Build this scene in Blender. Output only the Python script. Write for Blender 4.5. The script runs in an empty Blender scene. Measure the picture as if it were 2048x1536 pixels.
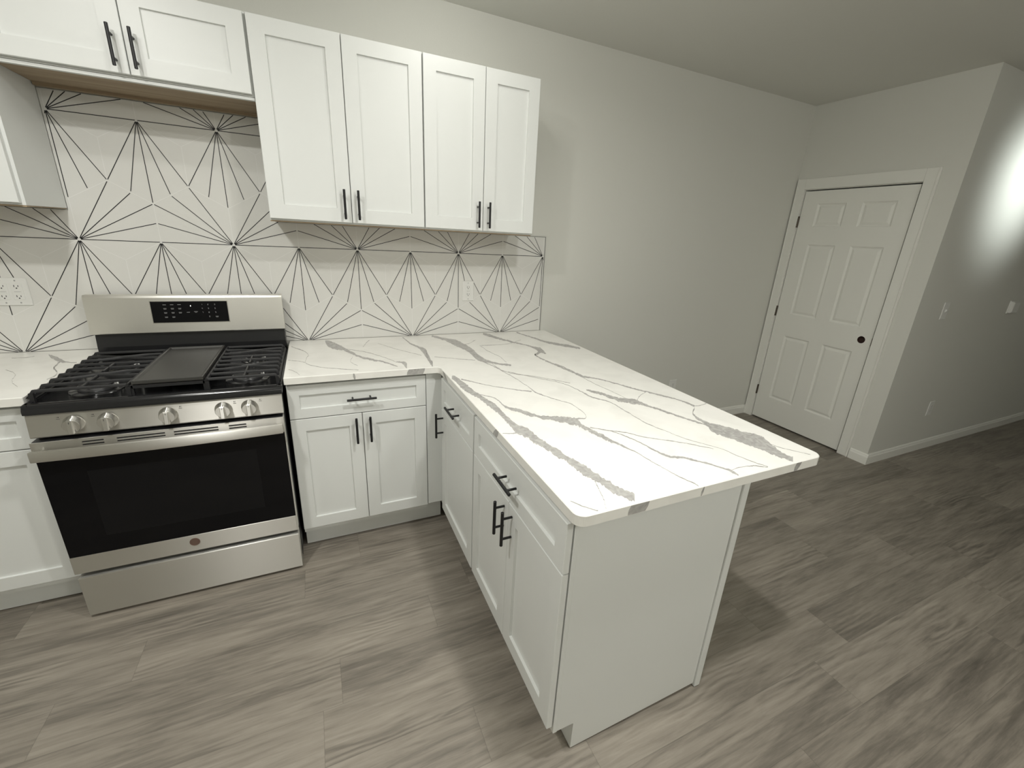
import bpy, bmesh, math, random
from mathutils import Vector, Matrix

# ------------------------------------------------------------------ camera, world, lights, exposure
SC = bpy.context.scene
COL = SC.collection
SC.view_settings.view_transform = 'Standard'
SC.view_settings.look = 'None'
SC.view_settings.gamma = 1.0
SC.view_settings.use_curve_mapping = False
SC.view_settings.exposure = 0.12

cam_data = bpy.data.cameras.new('camera')
cam_data.sensor_width = 36.0
cam_data.lens = 863.2112 / 2048 * 36.0
cam_data.shift_x = -20.59 / 2048
cam_data.shift_y = 0.33 / 2048
cam_data.clip_start = 0.02
camera = bpy.data.objects.new('camera', cam_data)
COL.objects.link(camera)
camera.matrix_world = Matrix((
    (0.9061229663502606, 0.08954026232814771, -0.4134292095084851, 0.50244178),
    (-0.41960529097745225, 0.31408511, -0.8516348577452049, -2.62958071),
    (0.05359635842416931, 0.9451629873017532, 0.32217131746711075, 1.52082171),
    (0, 0, 0, 1)))
SC.camera = camera

world = bpy.data.worlds.new('world')
SC.world = world
world.use_nodes = True
world.node_tree.nodes['Background'].inputs['Color'].default_value = (0.8, 0.82, 0.85, 1)
world.node_tree.nodes['Background'].inputs['Strength'].default_value = 0.02

CEIL = 2.63
YH_WALL = -1.084
WARM = (1.0, 0.99, 0.945)

def can_light(x, y, power, col=WARM, size=0.13, spread=150, z=CEIL - 0.012):
    d = bpy.data.lights.new('recessed_downlight', 'AREA')
    d.shape = 'DISK'
    d.size = size
    d.energy = power
    d.color = col
    d.spread = math.radians(spread)
    o = bpy.data.objects.new('recessed_downlight', d)
    o.location = (x, y, z)
    COL.objects.link(o)
    return o

can_light(1.28, -2.08, 19, spread=170)
can_light(-0.35, -1.15, 4, spread=180)
can_light(-0.25, -1.8, 19, spread=180)

def point_light(name, x, y, z, power, r, col=WARM):
    d = bpy.data.lights.new(name, 'POINT')
    d.energy = power
    d.color = col
    d.shadow_soft_size = r
    o = bpy.data.objects.new(name, d)
    o.location = (x, y, z)
    COL.objects.link(o)
    return o

point_light('unseen_point_light', 1.15, -0.78, 2.53, 5.0, 0.09)
# added fill lights behind the camera, standing for no known fixtures
point_light('unseen_point_light', 0.2, -3.9, 2.42, 8, 0.14)
point_light('unseen_point_light', 1.9, -3.9, 2.42, 34, 0.14)

# hall wall washer
d = bpy.data.lights.new('hall_spot', 'SPOT')
d.energy = 135
d.color = (0.93, 1.0, 0.97)
d.spot_size = math.radians(48)
d.spot_blend = 1.0
d.shadow_soft_size = 0.25
hall_spot = bpy.data.objects.new('hall_spot', d)
hall_spot.location = (5.15, -2.15, 2.55)
hall_spot.rotation_euler = (Vector((5.05, YH_WALL, 2.14)) - hall_spot.location).to_track_quat('-Z', 'Y').to_euler()
COL.objects.link(hall_spot)

# ------------------------------------------------------------------ helpers
ORG = {}

def link(o):
    COL.objects.link(o)
    return o

def thing(name, label, cat, loc=(0, 0, 0), group=None):
    o = bpy.data.objects.new(name, None)
    o.empty_display_size = 0.1
    o.location = loc
    o['label'] = label
    o['category'] = cat
    if group:
        o['group'] = group
    ORG[o.name] = Vector(loc)
    return link(o)

def tag(o, label, cat, group=None):
    o['label'] = label
    o['category'] = cat
    if group:
        o['group'] = group
    return o

class MB:
    """collects world-space geometry; build() links it as one mesh"""
    def __init__(self):
        self.bm = bmesh.new()
        self.mi = 0
    def _done(self, faces):
        for f in faces:
            f.material_index = self.mi
    def box(self, x0, x1, y0, y1, z0, z1, bev=0.0, seg=1):
        x0, x1 = min(x0, x1), max(x0, x1); y0, y1 = min(y0, y1), max(y0, y1); z0, z1 = min(z0, z1), max(z0, z1)
        bm = self.bm
        n0 = len(bm.faces)
        v = [bm.verts.new((x, y, z)) for x in (x0, x1) for y in (y0, y1) for z in (z0, z1)]
        fs = [(0, 1, 3, 2), (4, 6, 7, 5), (0, 4, 5, 1), (2, 3, 7, 6), (0, 2, 6, 4), (1, 5, 7, 3)]
        faces = [bm.faces.new([v[i] for i in f]) for f in fs]
        if bev > 0:
            es = list({e for f in faces for e in f.edges})
            r = bmesh.ops.bevel(bm, geom=es, offset=bev, segments=seg, affect='EDGES', profile=0.5)
            faces = [f for f in faces if f.is_valid] + r['faces']
        self._done(faces)
        return self
    def face(self, pts):
        f = self.bm.faces.new([self.bm.verts.new(p) for p in pts])
        self._done([f])
        return f
    def rings(self, rings, cap0=True, cap1=True, closed=True):
        """loft between equal-length vertex loops"""
        bm = self.bm
        R = [[bm.verts.new(p) for p in r] for r in rings]
        fs = []
        n = len(R[0])
        for a, b in zip(R, R[1:]):
            for i in range(n if closed else n - 1):
                j = (i + 1) % n
                fs.append(bm.faces.new([a[i], a[j], b[j], b[i]]))
        if cap0:
            fs.append(bm.faces.new(list(reversed(R[0]))))
        if cap1:
            fs.append(bm.faces.new(R[-1]))
        self._done(fs)
        return self
    def tube(self, pts, r, n=12, caps=True):
        pts = [Vector(p) for p in pts]
        rs = r if isinstance(r, (list, tuple)) else [r] * len(pts)
        rings = []
        up = None
        for i, p in enumerate(pts):
            d = (pts[min(i + 1, len(pts) - 1)] - pts[max(i - 1, 0)]).normalized()
            if up is None:
                up = Vector((0, 0, 1)) if abs(d.z) < 0.9 else Vector((1, 0, 0))
            a = d.cross(up).normalized()
            b = a.cross(d).normalized()
            rings.append([p + a * (rs[i] * math.cos(t)) + b * (rs[i] * math.sin(t))
                          for t in [2 * math.pi * k / n for k in range(n)]])
        return self.rings(rings, caps, caps)
    def bar(self, p0, p1, r, n=14, ch=0.001):
        """round bar with chamfered ends"""
        p0, p1 = Vector(p0), Vector(p1)
        d = (p1 - p0).normalized()
        return self.tube([p0, p0 + d * ch, p1 - d * ch, p1], [r - ch, r, r, r - ch], n)
    def lathe(self, c, axis, prof, n=32, cap0=True, cap1=True):
        """prof: (radius, distance along axis)"""
        c = Vector(c); ax = Vector(axis).normalized()
        u = ax.orthogonal().normalized(); w = ax.cross(u)
        rings = [[c + ax * h + (u * math.cos(t) + w * math.sin(t)) * r
                  for t in [2 * math.pi * k / n for k in range(n)]] for r, h in prof]
        return self.rings(rings, cap0, cap1)
    def prism(self, poly, ax, a, b):
        """polygon of 2D points extruded along axis index ax from a to b (other axes in x,y,z order)"""
        def P(p, t):
            l = list(p); l.insert(ax, t)
            return tuple(l)
        return self.rings([[P(p, a) for p in poly], [P(p, b) for p in poly]])
    def build(self, name, mats, parent=None, smooth=None):
        bm = self.bm
        bmesh.ops.recalc_face_normals(bm, faces=bm.faces)
        off = Vector((0, 0, 0))
        if parent is not None:
            off = ORG.get(parent.name, off)
        if off.length:
            bmesh.ops.translate(bm, verts=bm.verts, vec=-off)
        if smooth is not None:
            ang = math.radians(smooth)
            for f in bm.faces:
                f.smooth = True
            for e in bm.edges:
                if len(e.link_faces) == 2:
                    e.smooth = e.calc_face_angle(0.0) < ang
        me = bpy.data.meshes.new(name)
        bm.to_mesh(me)
        bm.free()
        for m in (mats if isinstance(mats, (list, tuple)) else [mats]):
            me.materials.append(m)
        o = bpy.data.objects.new(name, me)
        if parent is not None:
            o.parent = parent
            ORG[o.name] = off
        return link(o)

def struct(o):
    o['kind'] = 'structure'
    return o

# ------------------------------------------------------------------ materials
def mat(name, col, rough=0.5, metal=0.0, spec=0.5, bump=None, coat=0.0):
    m = bpy.data.materials.new(name)
    m.use_nodes = True
    nt = m.node_tree
    b = nt.nodes['Principled BSDF']
    b.inputs['Base Color'].default_value = (*col, 1)
    b.inputs['Roughness'].default_value = rough
    b.inputs['Metallic'].default_value = metal
    b.inputs['Specular IOR Level'].default_value = spec
    b.inputs['Coat Weight'].default_value = coat
    tc = nt.nodes.new('ShaderNodeTexCoord')
    if bump:
        sc, strength, dist = bump
        n = nt.nodes.new('ShaderNodeTexNoise')
        n.inputs['Detail'].default_value = 3
        mp = nt.nodes.new('ShaderNodeMapping')
        mp.inputs['Scale'].default_value = sc if isinstance(sc, tuple) else (sc, sc, sc)
        n.inputs['Scale'].default_value = 1
        bp = nt.nodes.new('ShaderNodeBump')
        bp.inputs['Strength'].default_value = strength
        bp.inputs['Distance'].default_value = dist
        nt.links.new(tc.outputs['Object'], mp.inputs['Vector'])
        nt.links.new(mp.outputs['Vector'], n.inputs['Vector'])
        nt.links.new(n.outputs['Fac'], bp.inputs['Height'])
        nt.links.new(bp.outputs['Normal'], b.inputs['Normal'])
    return m

M_cab = mat('white_cabinet_paint', (0.77, 0.785, 0.765), 0.38, bump=(60, 0.04, 0.002))
M_wall = mat('warm_grey_wall_paint', (0.72, 0.72, 0.67), 0.75, bump=(180, 0.12, 0.002))
M_ceil = mat('flat_ceiling_paint', (0.76, 0.76, 0.71), 0.85, bump=(120, 0.1, 0.002))
M_trim = mat('white_trim_paint', (0.84, 0.84, 0.79), 0.45, bump=(40, 0.03, 0.002))
M_door = mat('white_door_paint', (0.84, 0.84, 0.79), 0.45, bump=((60, 60, 12), 0.05, 0.002))
M_tile = mat('white_glazed_tile', (0.74, 0.735, 0.70), 0.32, bump=(14, 0.05, 0.004))
M_line = mat('black_tile_line', (0.018, 0.018, 0.02), 0.4)
M_grout = mat('pale_grout', (0.82, 0.815, 0.79), 0.8)
M_edge = mat('grey_edge_trim', (0.34, 0.34, 0.33), 0.35, 0.6)
M_black = mat('matte_black_metal', (0.012, 0.012, 0.013), 0.38, 0.2)
M_iron = mat('black_cast_iron', (0.016, 0.016, 0.017), 0.5, bump=(220, 0.2, 0.001))
M_enamel = mat('black_enamel', (0.012, 0.012, 0.013), 0.16)
M_blackside = mat('black_painted_steel', (0.014, 0.014, 0.015), 0.32)
M_griddle = mat('dark_nonstick_plate', (0.045, 0.044, 0.040), 0.42, bump=(260, 0.15, 0.001))
M_glass = mat('black_oven_glass', (0.004, 0.004, 0.005), 0.10, spec=0.2)
M_window = mat('dark_oven_window', (0.007, 0.007, 0.008), 0.08, spec=0.2)
M_dark = mat('dark_gap', (0.01, 0.01, 0.01), 0.8)
M_mark = mat('grey_printed_mark', (0.30, 0.30, 0.30), 0.5)
M_darkmark = mat('dark_printed_mark', (0.05, 0.05, 0.05), 0.5)
M_ring = mat('burner_ring_steel', (0.45, 0.45, 0.46), 0.3, 0.9)
M_emblem = mat('bronze_emblem', (0.25, 0.17, 0.14), 0.4, 0.7)
M_hinge = mat('aged_hinge_metal', (0.13, 0.11, 0.085), 0.45, 0.8)
M_bore = mat('raw_bore_wood', (0.055, 0.028, 0.02), 0.8)
M_plastic = mat('white_outlet_plastic', (0.80, 0.80, 0.77), 0.35)
M_slot = mat('dark_outlet_slot', (0.03, 0.03, 0.03), 0.6)
M_chrome = mat('polished_edge_steel', (0.78, 0.77, 0.74), 0.18, 1.0)

def steel(name, col, r, sc, an=0.95):
    m = mat(name, col, r, 1.0, bump=(sc, 0.09, 0.0012))
    nt = m.node_tree
    b = nt.nodes['Principled BSDF']
    b.inputs['Anisotropic'].default_value = an
    tv = nt.nodes.new('ShaderNodeCombineXYZ')
    tv.inputs[2].default_value = 1.0
    nt.links.new(tv.outputs[0], b.inputs['Tangent'])
    return m
M_steel = steel('brushed_stainless', (0.72, 0.705, 0.665), 0.43, (4, 300, 600))
M_steel_lifted = steel('brightened_stainless', (0.80, 0.785, 0.735), 0.36, (4, 300, 600), 0.6)  # brightness put into a paler copy of the range steel, for the backguard

def wood_bare():
    m = mat('bare_plywood', (0.36, 0.27, 0.17), 0.6)
    nt = m.node_tree
    b = nt.nodes['Principled BSDF']
    tc = nt.nodes.new('ShaderNodeTexCoord')
    mp = nt.nodes.new('ShaderNodeMapping'); mp.inputs['Scale'].default_value = (2, 40, 40)
    n = nt.nodes.new('ShaderNodeTexNoise'); n.inputs['Scale'].default_value = 1; n.inputs['Detail'].default_value = 5
    r = nt.nodes.new('ShaderNodeValToRGB')
    r.color_ramp.elements[0].position = 0.3; r.color_ramp.elements[0].color = (0.30, 0.22, 0.14, 1)
    r.color_ramp.elements[1].position = 0.7; r.color_ramp.elements[1].color = (0.42, 0.33, 0.22, 1)
    nt.links.new(tc.outputs['Object'], mp.inputs[0]); nt.links.new(mp.outputs[0], n.inputs['Vector'])
    nt.links.new(n.outputs['Fac'], r.inputs[0]); nt.links.new(r.outputs[0], b.inputs['Base Color'])
    return m
M_ply = wood_bare()

def quartz():
    m = mat('white_quartz', (0.82, 0.81, 0.765), 0.22)
    nt = m.node_tree
    b = nt.nodes['Principled BSDF']
    tc = nt.nodes.new('ShaderNodeTexCoord')
    n = nt.nodes.new('ShaderNodeTexNoise'); n.inputs['Scale'].default_value = 9; n.inputs['Detail'].default_value = 6
    n.inputs['Distortion'].default_value = 0.6
    r = nt.nodes.new('ShaderNodeValToRGB')
    r.color_ramp.elements[0].position = 0.25; r.color_ramp.elements[0].color = (0.82, 0.81, 0.765, 1)
    r.color_ramp.elements[1].position = 0.55; r.color_ramp.elements[1].color = (0.89, 0.88, 0.835, 1)
    nt.links.new(tc.outputs['Object'], n.inputs['Vector'])
    nt.links.new(n.outputs['Fac'], r.inputs[0]); nt.links.new(r.outputs[0], b.inputs['Base Color'])
    return m
M_quartz = quartz()

def vein_mat(name, a, c):
    m = mat(name, a, 0.25)
    nt = m.node_tree
    b = nt.nodes['Principled BSDF']
    tc = nt.nodes.new('ShaderNodeTexCoord')
    n = nt.nodes.new('ShaderNodeTexNoise'); n.inputs['Scale'].default_value = 28; n.inputs['Detail'].default_value = 6
    n.inputs['Distortion'].default_value = 2.0
    r = nt.nodes.new('ShaderNodeValToRGB')
    r.color_ramp.elements[0].position = 0.38; r.color_ramp.elements[0].color = (*a, 1)
    r.color_ramp.elements[1].position = 0.66; r.color_ramp.elements[1].color = (*c, 1)
    nt.links.new(tc.outputs['Object'], n.inputs['Vector'])
    nt.links.new(n.outputs['Fac'], r.inputs[0]); nt.links.new(r.outputs[0], b.inputs['Base Color'])
    return m
M_vein = vein_mat('grey_quartz_vein', (0.37, 0.36, 0.345), (0.50, 0.49, 0.468))
M_vein_thin = vein_mat('fine_quartz_vein', (0.30, 0.29, 0.265), (0.46, 0.45, 0.42))

def floor_mat():
    m = mat('grey_brown_vinyl_plank', (0.2, 0.18, 0.15), 0.42)
    nt = m.node_tree
    N, Lk = nt.nodes.new, nt.links.new
    b = nt.nodes['Principled BSDF']
    uv = N('ShaderNodeUVMap'); uv.uv_map = 'grain'
    at = N('ShaderNodeAttribute'); at.attribute_name = 'tone'
    def noise(sx, sy, det, dist, rough=0.55):
        mp = N('ShaderNodeMapping'); mp.inputs['Scale'].default_value = (sx, sy, 1)
        n = N('ShaderNodeTexNoise'); n.inputs['Scale'].default_value = 1
        n.inputs['Detail'].default_value = det; n.inputs['Distortion'].default_value = dist; n.inputs['Roughness'].default_value = rough
        Lk(uv.outputs[0], mp.inputs[0]); Lk(mp.outputs[0], n.inputs['Vector'])
        return n.outputs['Fac']
    broad = noise(1.3, 9.5, 5, 0.8, 0.6)
    fine = noise(5.5, 85, 6, 0.6, 0.66)
    knot = noise(2.4, 20, 4, 1.3, 0.6)
    patch = noise(1.3, 5, 2, 0.3)
    # cathedral figure: bands of a warped coordinate
    mp = N('ShaderNodeMapping'); mp.inputs['Scale'].default_value = (1.0, 5.5, 1)
    wv = N('ShaderNodeTexWave'); wv.wave_type = 'BANDS'; wv.bands_direction = 'Y'
    wv.inputs['Scale'].default_value = 2.6; wv.inputs['Distortion'].default_value = 13.0
    wv.inputs['Detail'].default_value = 2.5; wv.inputs['Detail Scale'].default_value = 0.9
    Lk(uv.outputs[0], mp.inputs[0]); Lk(mp.outputs[0], wv.inputs['Vector'])
    def math_(op, a, c):
        n = N('ShaderNodeMath'); n.operation = op
        for i, v in enumerate((a, c)):
            if isinstance(v, (int, float)):
                n.inputs[i].default_value = v
            else:
                Lk(v, n.inputs[i])
        return n.outputs[0]
    msk = N('ShaderNodeMapRange'); msk.inputs['From Min'].default_value = 0.52; msk.inputs['From Max'].default_value = 0.68
    Lk(patch, msk.inputs['Value'])
    s = math_('MULTIPLY', broad, 0.50)
    s = math_('ADD', s, math_('MULTIPLY', fine, 0.36))
    s = math_('ADD', s, math_('MULTIPLY', knot, 0.30))
    s = math_('ADD', s, math_('MULTIPLY', math_('MULTIPLY', math_('SUBTRACT', wv.outputs['Fac'], 0.5), msk.outputs[0]), 0.16))
    s = math_('ADD', s, math_('MULTIPLY', at.outputs['Fac'], 0.11))
    r = N('ShaderNodeValToRGB')
    e = r.color_ramp.elements
    e[0].position = 0.42; e[0].color = (0.098, 0.087, 0.072, 1)
    e[1].position = 0.88; e[1].color = (0.370, 0.333, 0.280, 1)
    for p, c in ((0.545, (0.168, 0.149, 0.124, 1)), (0.67, (0.258, 0.229, 0.191, 1))):
        k = e.new(p); k.color = c
    Lk(s, r.inputs[0])
    # dark joint lines between planks
    ue = N('ShaderNodeUVMap'); ue.uv_map = 'edge'
    sp = N('ShaderNodeSeparateXYZ'); Lk(ue.outputs[0], sp.inputs[0])
    dmin = math_('MINIMUM', sp.outputs[0], sp.outputs[1])
    jt = N('ShaderNodeMapRange'); jt.inputs['From Min'].default_value = 0.0; jt.inputs['From Max'].default_value = 0.0016
    jt.inputs['To Min'].default_value = 0.7; jt.inputs['To Max'].default_value = 1.0
    Lk(dmin, jt.inputs['Value'])
    mx = N('ShaderNodeMix'); mx.data_type = 'RGBA'; mx.blend_type = 'MULTIPLY'; mx.inputs['Factor'].default_value = 1.0
    Lk(r.outputs[0], mx.inputs['A']); Lk(jt.outputs[0], mx.inputs['B'])
    Lk(mx.outputs['Result'], b.inputs['Base Color'])
    bp = N('ShaderNodeBump'); bp.inputs['Strength'].default_value = 0.12; bp.inputs['Distance'].default_value = 0.002
    Lk(fine, bp.inputs['Height']); Lk(bp.outputs[0], b.inputs['Normal'])
    return m
M_floor = floor_mat()

# ------------------------------------------------------------------ room shell
XW, YH = 4.2355, -1.084          # door wall plane, hall wall plane
XL, YF, XE = -1.75, -4.6, 8.2    # left wall, front wall, far end

def build_floor():
    rnd = random.Random(11)
    bm = bmesh.new()
    tone = bm.faces.layers.float.new('tone')
    uvg = bm.loops.layers.uv.new('grain'); uve = bm.loops.layers.uv.new('edge')
    W, LN = 0.1775, 1.22
    special = {-1: 0.34, -2: -0.196, -8: 2.152, -7: 2.38, -5: 1.62, -6: 0.86, -4: 2.9, -3: 2.05}
    k0 = int((YF + 0.764) / W) - 2
    for k in range(k0, 6):
        y0, y1 = -0.764 + W * k, -0.764 + W * (k + 1)
        y0c, y1c = max(y0, YF), min(y1, 0.0)
        if y1c - y0c < 1e-4:
            continue
        st = special.get(k, rnd.uniform(0, LN)) - LN * 6
        x = st
        while x < XE:
            a, b = max(x, XL), min(x + LN, XE)
            if b - a > 1e-4:
                t = rnd.uniform(0, 1); ox, oy = rnd.uniform(0, 60), rnd.uniform(0, 60)
                cs = [(a, y0c), (b, y0c), (b, y1c), (a, y1c)]
                # split into an inset quad and a rim so that the joint line has its own distances
                f = bm.faces.new([bm.verts.new((p[0], p[1], 0)) for p in cs])
                i = 0.004
                ins = [(a + i, y0c + i), (b - i, y0c + i), (b - i, y1c - i), (a + i, y1c - i)]
                bm.faces.remove(f)
                ov = [bm.verts.new((p[0], p[1], 0)) for p in cs]; iv = [bm.verts.new((p[0], p[1], 0)) for p in ins]
                fs = [bm.faces.new(iv)] + [bm.faces.new([ov[j], ov[(j + 1) % 4], iv[(j + 1) % 4], iv[j]]) for j in range(4)]
                for f in fs:
                    f[tone] = t
                    for lp in f.loops:
                        c = lp.vert.co
                        lp[uvg].uv = (c.x + ox, c.y + oy)
                        e = 0.0 if lp.vert in ov else i
                        lp[uve].uv = (e, e)
            x += LN
    me = bpy.data.meshes.new('floor')
    bm.to_mesh(me); bm.free()
    me.materials.append(M_floor)
    return struct(link(bpy.data.objects.new('floor', me)))
build_floor()
struct(MB().box(XL - .1, XE + .1, YF - .1, 0.1, CEIL, CEIL + 0.1).build('ceiling', M_ceil))
struct(MB().box(XL, XW, 0.0075, 0.1075, 0, CEIL).build('wall_back', M_wall))
struct(MB().box(XL - .1, XL, YF, 0.1, 0, CEIL).build('wall_left', M_wall))
struct(MB().box(XL - .1, XE + .1, YF - .1, YF, 0, CEIL).build('wall_front', M_wall))
struct(MB().box(XE, XE + .1, YF, YH, 0, CEIL).build('wall_end', M_wall))
DY0, DY1, DZ = -0.0836, -0.8727, 2.000        # door leaf
w = MB()
w.box(XW, XW + .11, -0.066, 0.1, 0, CEIL)
w.box(XW, XW + .11, YH, -0.892, 0, CEIL)
w.box(XW, XW + .11, -0.892, -0.066, 2.022, CEIL)
struct(w.build('wall_right', M_wall))
struct(MB().box(XW + .11, XE, YH, YH + .1, 0, CEIL).build('wall_hall', M_wall))
# dark closet behind the door
struct(MB().box(XW + .6, XW + .65, YH + .1, .1, 0, CEIL).build('wall_closet', M_wall))

def base_profile(h=0.083, t=0.014):
    return [(0, 0), (t, 0), (t, h * .72), (t * .75, h * .80), (t * .6, h * .93), (t * .3, h), (0, h)]
def baseboard(name, run, a, b, at, sgn):
    m = MB()
    prof = base_profile()
    if run == 'x':      # along x, sticks out to -y
        m.prism([(at - p, z) for p, z in prof], 0, a, b)
    else:               # along y, sticks out to -x
        m.prism([(at - p, z) for p, z in prof], 1, a, b)
    return struct(m.build(name, M_trim, None))
baseboard('baseboard_back', 'x', 1.66, XW - .002, 0.0075, 1)
baseboard('baseboard_right', 'y', YH - 0.0138, -0.9665, XW, 1)
baseboard('baseboard_hall', 'x', XW - 0.0, XE, YH, 1)

# door casing: two legs and head, stepped profile
def casing():
    m = MB()
    t = 0.015
    def leg(y0, y1, z0, z1):
        m.box(XW - t, XW, y0, y1, z0, z1, 0.003, 2)
    leg(-0.004, -0.0745, 0, 2.094)
    leg(-0.8835, -0.9625, 0, 2.094)
    leg(-0.0745, -0.8835, 2.0135, 2.094)
    m.box(XW - t - .004, XW - t + .001, -0.950, -0.9625, 0, 2.094, 0.0015)
    m.box(XW - t - .004, XW - t + .001, -0.004, -0.016, 0, 2.094, 0.0015)
    # jamb lining and stops
    m.box(XW - .0, XW + .11, -0.066, -0.0775, 0, 2.0095)
    m.box(XW - .0, XW + .11, -0.892, -0.8795, 0, 2.0095)
    m.box(XW - .0, XW + .11, -0.892, -0.066, 2.0095, 2.022)
    return struct(m.build('trim_1', M_trim))
casing()

def door_leaf():
    xf, xb = XW + 0.001, XW + 0.036
    m = MB()
    bm = m.bm
    ys = [DY0, -0.206, -0.428, -0.540, -0.766, DY1]
    zs = [0.014, 0.236, 0.818, 1.008, 1.590, 1.728, 1.902, DZ]
    panels = {(1, 1), (3, 1), (1, 3), (3, 3), (1, 5), (3, 5)}
    hole_c, hole_r = (-0.8034, 0.9187), 0.027
    def q(pts):
        m.face([(x, y, z) for x, y, z in pts])
    def rect(y0, y1, z0, z1, x, i=0.0):
        s = -1  # y decreases
        return [(x, y0 - i, z0 + i), (x, y1 + i, z0 + i), (x, y1 + i, z1 - i), (x, y0 - i, z1 - i)]
    def ringq(a, b):
        for k in range(4):
            q([a[k], a[(k + 1) % 4], b[(k + 1) % 4], b[k]])
    for i in range(len(ys) - 1):
        for j in range(len(zs) - 1):
            y0, y1, z0, z1 = ys[i], ys[i + 1], zs[j], zs[j + 1]
            if (i, j) in panels:
                steps = [(0, 0), (.007, .006), (.015, .009), (.032, .003), (.036, .0025)]
                rs = [rect(y0, y1, z0, z1, xf + d, s) for s, d in steps]
                for a, b in zip(rs, rs[1:]):
                    ringq(a, b)
                q(rs[-1])
            elif i == 4 and z0 < hole_c[1] < z1:
                n = 40
                cy, cz = hole_c
                out, cir, deep = [], [], []
                for k in range(n):
                    t = 2 * math.pi * k / n
                    c, s = math.cos(t), math.sin(t)
                    hy = ((y0 - cy) if c > 0 else (cy - y1)) / max(abs(c), 1e-9)
                    hz = ((z1 - cz) if s > 0 else (cz - z0)) / max(abs(s), 1e-9)
                    r = min(hy, hz)
                    out.append((xf, cy + c * r, cz + s * r))
                    cir.append((xf, cy + c * hole_r, cz + s * hole_r))
                for cy2, cz2 in ((y0, z0), (y0, z1), (y1, z0), (y1, z1)):   # snap nearest to the true corners
                    k = min(range(n), key=lambda k: (out[k][1] - cy2) ** 2 + (out[k][2] - cz2) ** 2)
                    out[k] = (xf, cy2, cz2)
                for k in range(n):
                    k2 = (k + 1) % n
                    q([out[k], out[k2], cir[k2], cir[k]])
            else:
                q(rect(y0, y1, z0, z1, xf))
    fr = rect(DY0, DY1, 0.014, DZ, xf); bk = rect(DY0, DY1, 0.014, DZ, xb)
    for k in range(4):
        q([fr[k], fr[(k + 1) % 4], bk[(k + 1) % 4], bk[k]])
    q(bk)
    bmesh.ops.remove_doubles(bm, verts=bm.verts, dist=1e-5)
    d = struct(m.build('door_1', M_door))
    h = MB()
    n = 40
    ring = lambda x, r: [(x, hole_c[0] + r * math.cos(2 * math.pi * k / n), hole_c[1] + r * math.sin(2 * math.pi * k / n)) for k in range(n)]
    h.rings([ring(xf + .0005, hole_r - .0002), ring(xb - .002, hole_r - .0002)], False, True)
    b = h.build('bore_hole', M_bore, d, 40); b['label'] = 'dark empty knob hole'
    for zc in (1.765, 1.020, 0.275):
        g = MB()
        g.box(XW - .006, XW + .003, DY0 + .0005, DY0 + .0085, zc - .044, zc + .044, 0.001)
        for k in range(5):
            g.bar((XW - .008, DY0 + .005, zc - .044 + k * .0178), (XW - .008, DY0 + .005, zc - .044 + k * .0178 + .0165), .0055, 12, .0006)
        o = g.build('hinge', M_hinge, d, 40); o['label'] = 'dark metal hinge'
    s = MB().box(XW - .002, XW + .004, DY1 - .006, DY1 - .001, 0.885, 0.945).build('latch_plate', M_hinge, d)
    s['label'] = 'dark latch plate'
door_leaf()

# ------------------------------------------------------------------ cabinets
def frame_map(origin, u, n):
    """local (a along u, b up, c out along n) -> world"""
    O, U, Nn = Vector(origin), Vector(u), Vector(n)
    return lambda a, b, c: O + U * a + Vector((0, 0, b)) + Nn * c

def shaker(F, a0, a1, b0, b1, border=0.057, thick=0.0185, rec=0.009, bev=0.0016):
    """framed front with recessed flat panel, front face at c = thick"""
    m = MB()
    def R(i, c):
        return [F(a0 + i, b0 + i, c), F(a1 - i, b0 + i, c), F(a1 - i, b1 - i, c), F(a0 + i, b1 - i, c)]
    m.rings([R(0, 0), R(0, thick - bev), R(bev, thick), R(border, thick), R(border + .0012, thick - rec)], True, True)
    return m

def handle(F, a, b, vertical, parent, L=0.127, out=0.034, base=0.019, r=0.0054):
    m = MB()
    c = base + out
    if vertical:
        m.bar(F(a, b - L / 2, c), F(a, b + L / 2, c), r)
        ps = [(a, b - .038), (a, b + .038)]
    else:
        m.bar(F(a - L / 2, b, c), F(a + L / 2, b, c), r)
        ps = [(a - .038, b), (a + .038, b)]
    for p in ps:
        m.tube([F(*p, base), F(*p, c)], 0.0042, 10)
    o = m.build('bar_handle', M_black, parent, 40)
    o['label'] = 'black bar pull'
    return o

def front(F, name, parent, a0, a1, b0, b1, border=0.057, **kw):
    o = shaker(F, a0, a1, b0, b1, border, **kw).build(name, M_cab, parent)
    return o

# --- base cabinet between range and corner
FB = frame_map((0, -0.636, 0), (1, 0, 0), (0, -1, 0))
Z_D0, Z_D1, Z_S0, Z_S1, Z_T = 0.143, 0.7095, 0.7135, 0.867, 0.867
t = thing('base_cabinet', 'white shaker base cabinet just right of the range, one wide drawer over two doors', 'cabinet', (0.645, -0.33, 0))
m = MB()
m.box(0.350, 0.944, -0.634, -0.004, 0.114, 0.882)
m.build('carcass', M_cab, t)
m = MB(); m.box(0.350, 1.030, -0.575, -0.560, 0.004, 0.113); m.build('toe_kick', M_cab, t)
m = MB(); m.box(0.9455, 1.0215, -0.651, -0.632, 0.146, 0.882, 0.001); m.build('filler_strip', M_cab, t)
d = front(FB, 'drawer', t, 0.349, 0.942, Z_S0, Z_S1, 0.045)
handle(FB, 0.6465, 0.790, False, d)
d = front(FB, 'door', t, 0.349, 0.6435, Z_D0, Z_D1); handle(FB, 0.616, 0.636, True, d)
d = front(FB, 'door', t, 0.6465, 0.942, Z_D0, Z_D1); handle(FB, 0.6765, 0.636, True, d)

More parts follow.
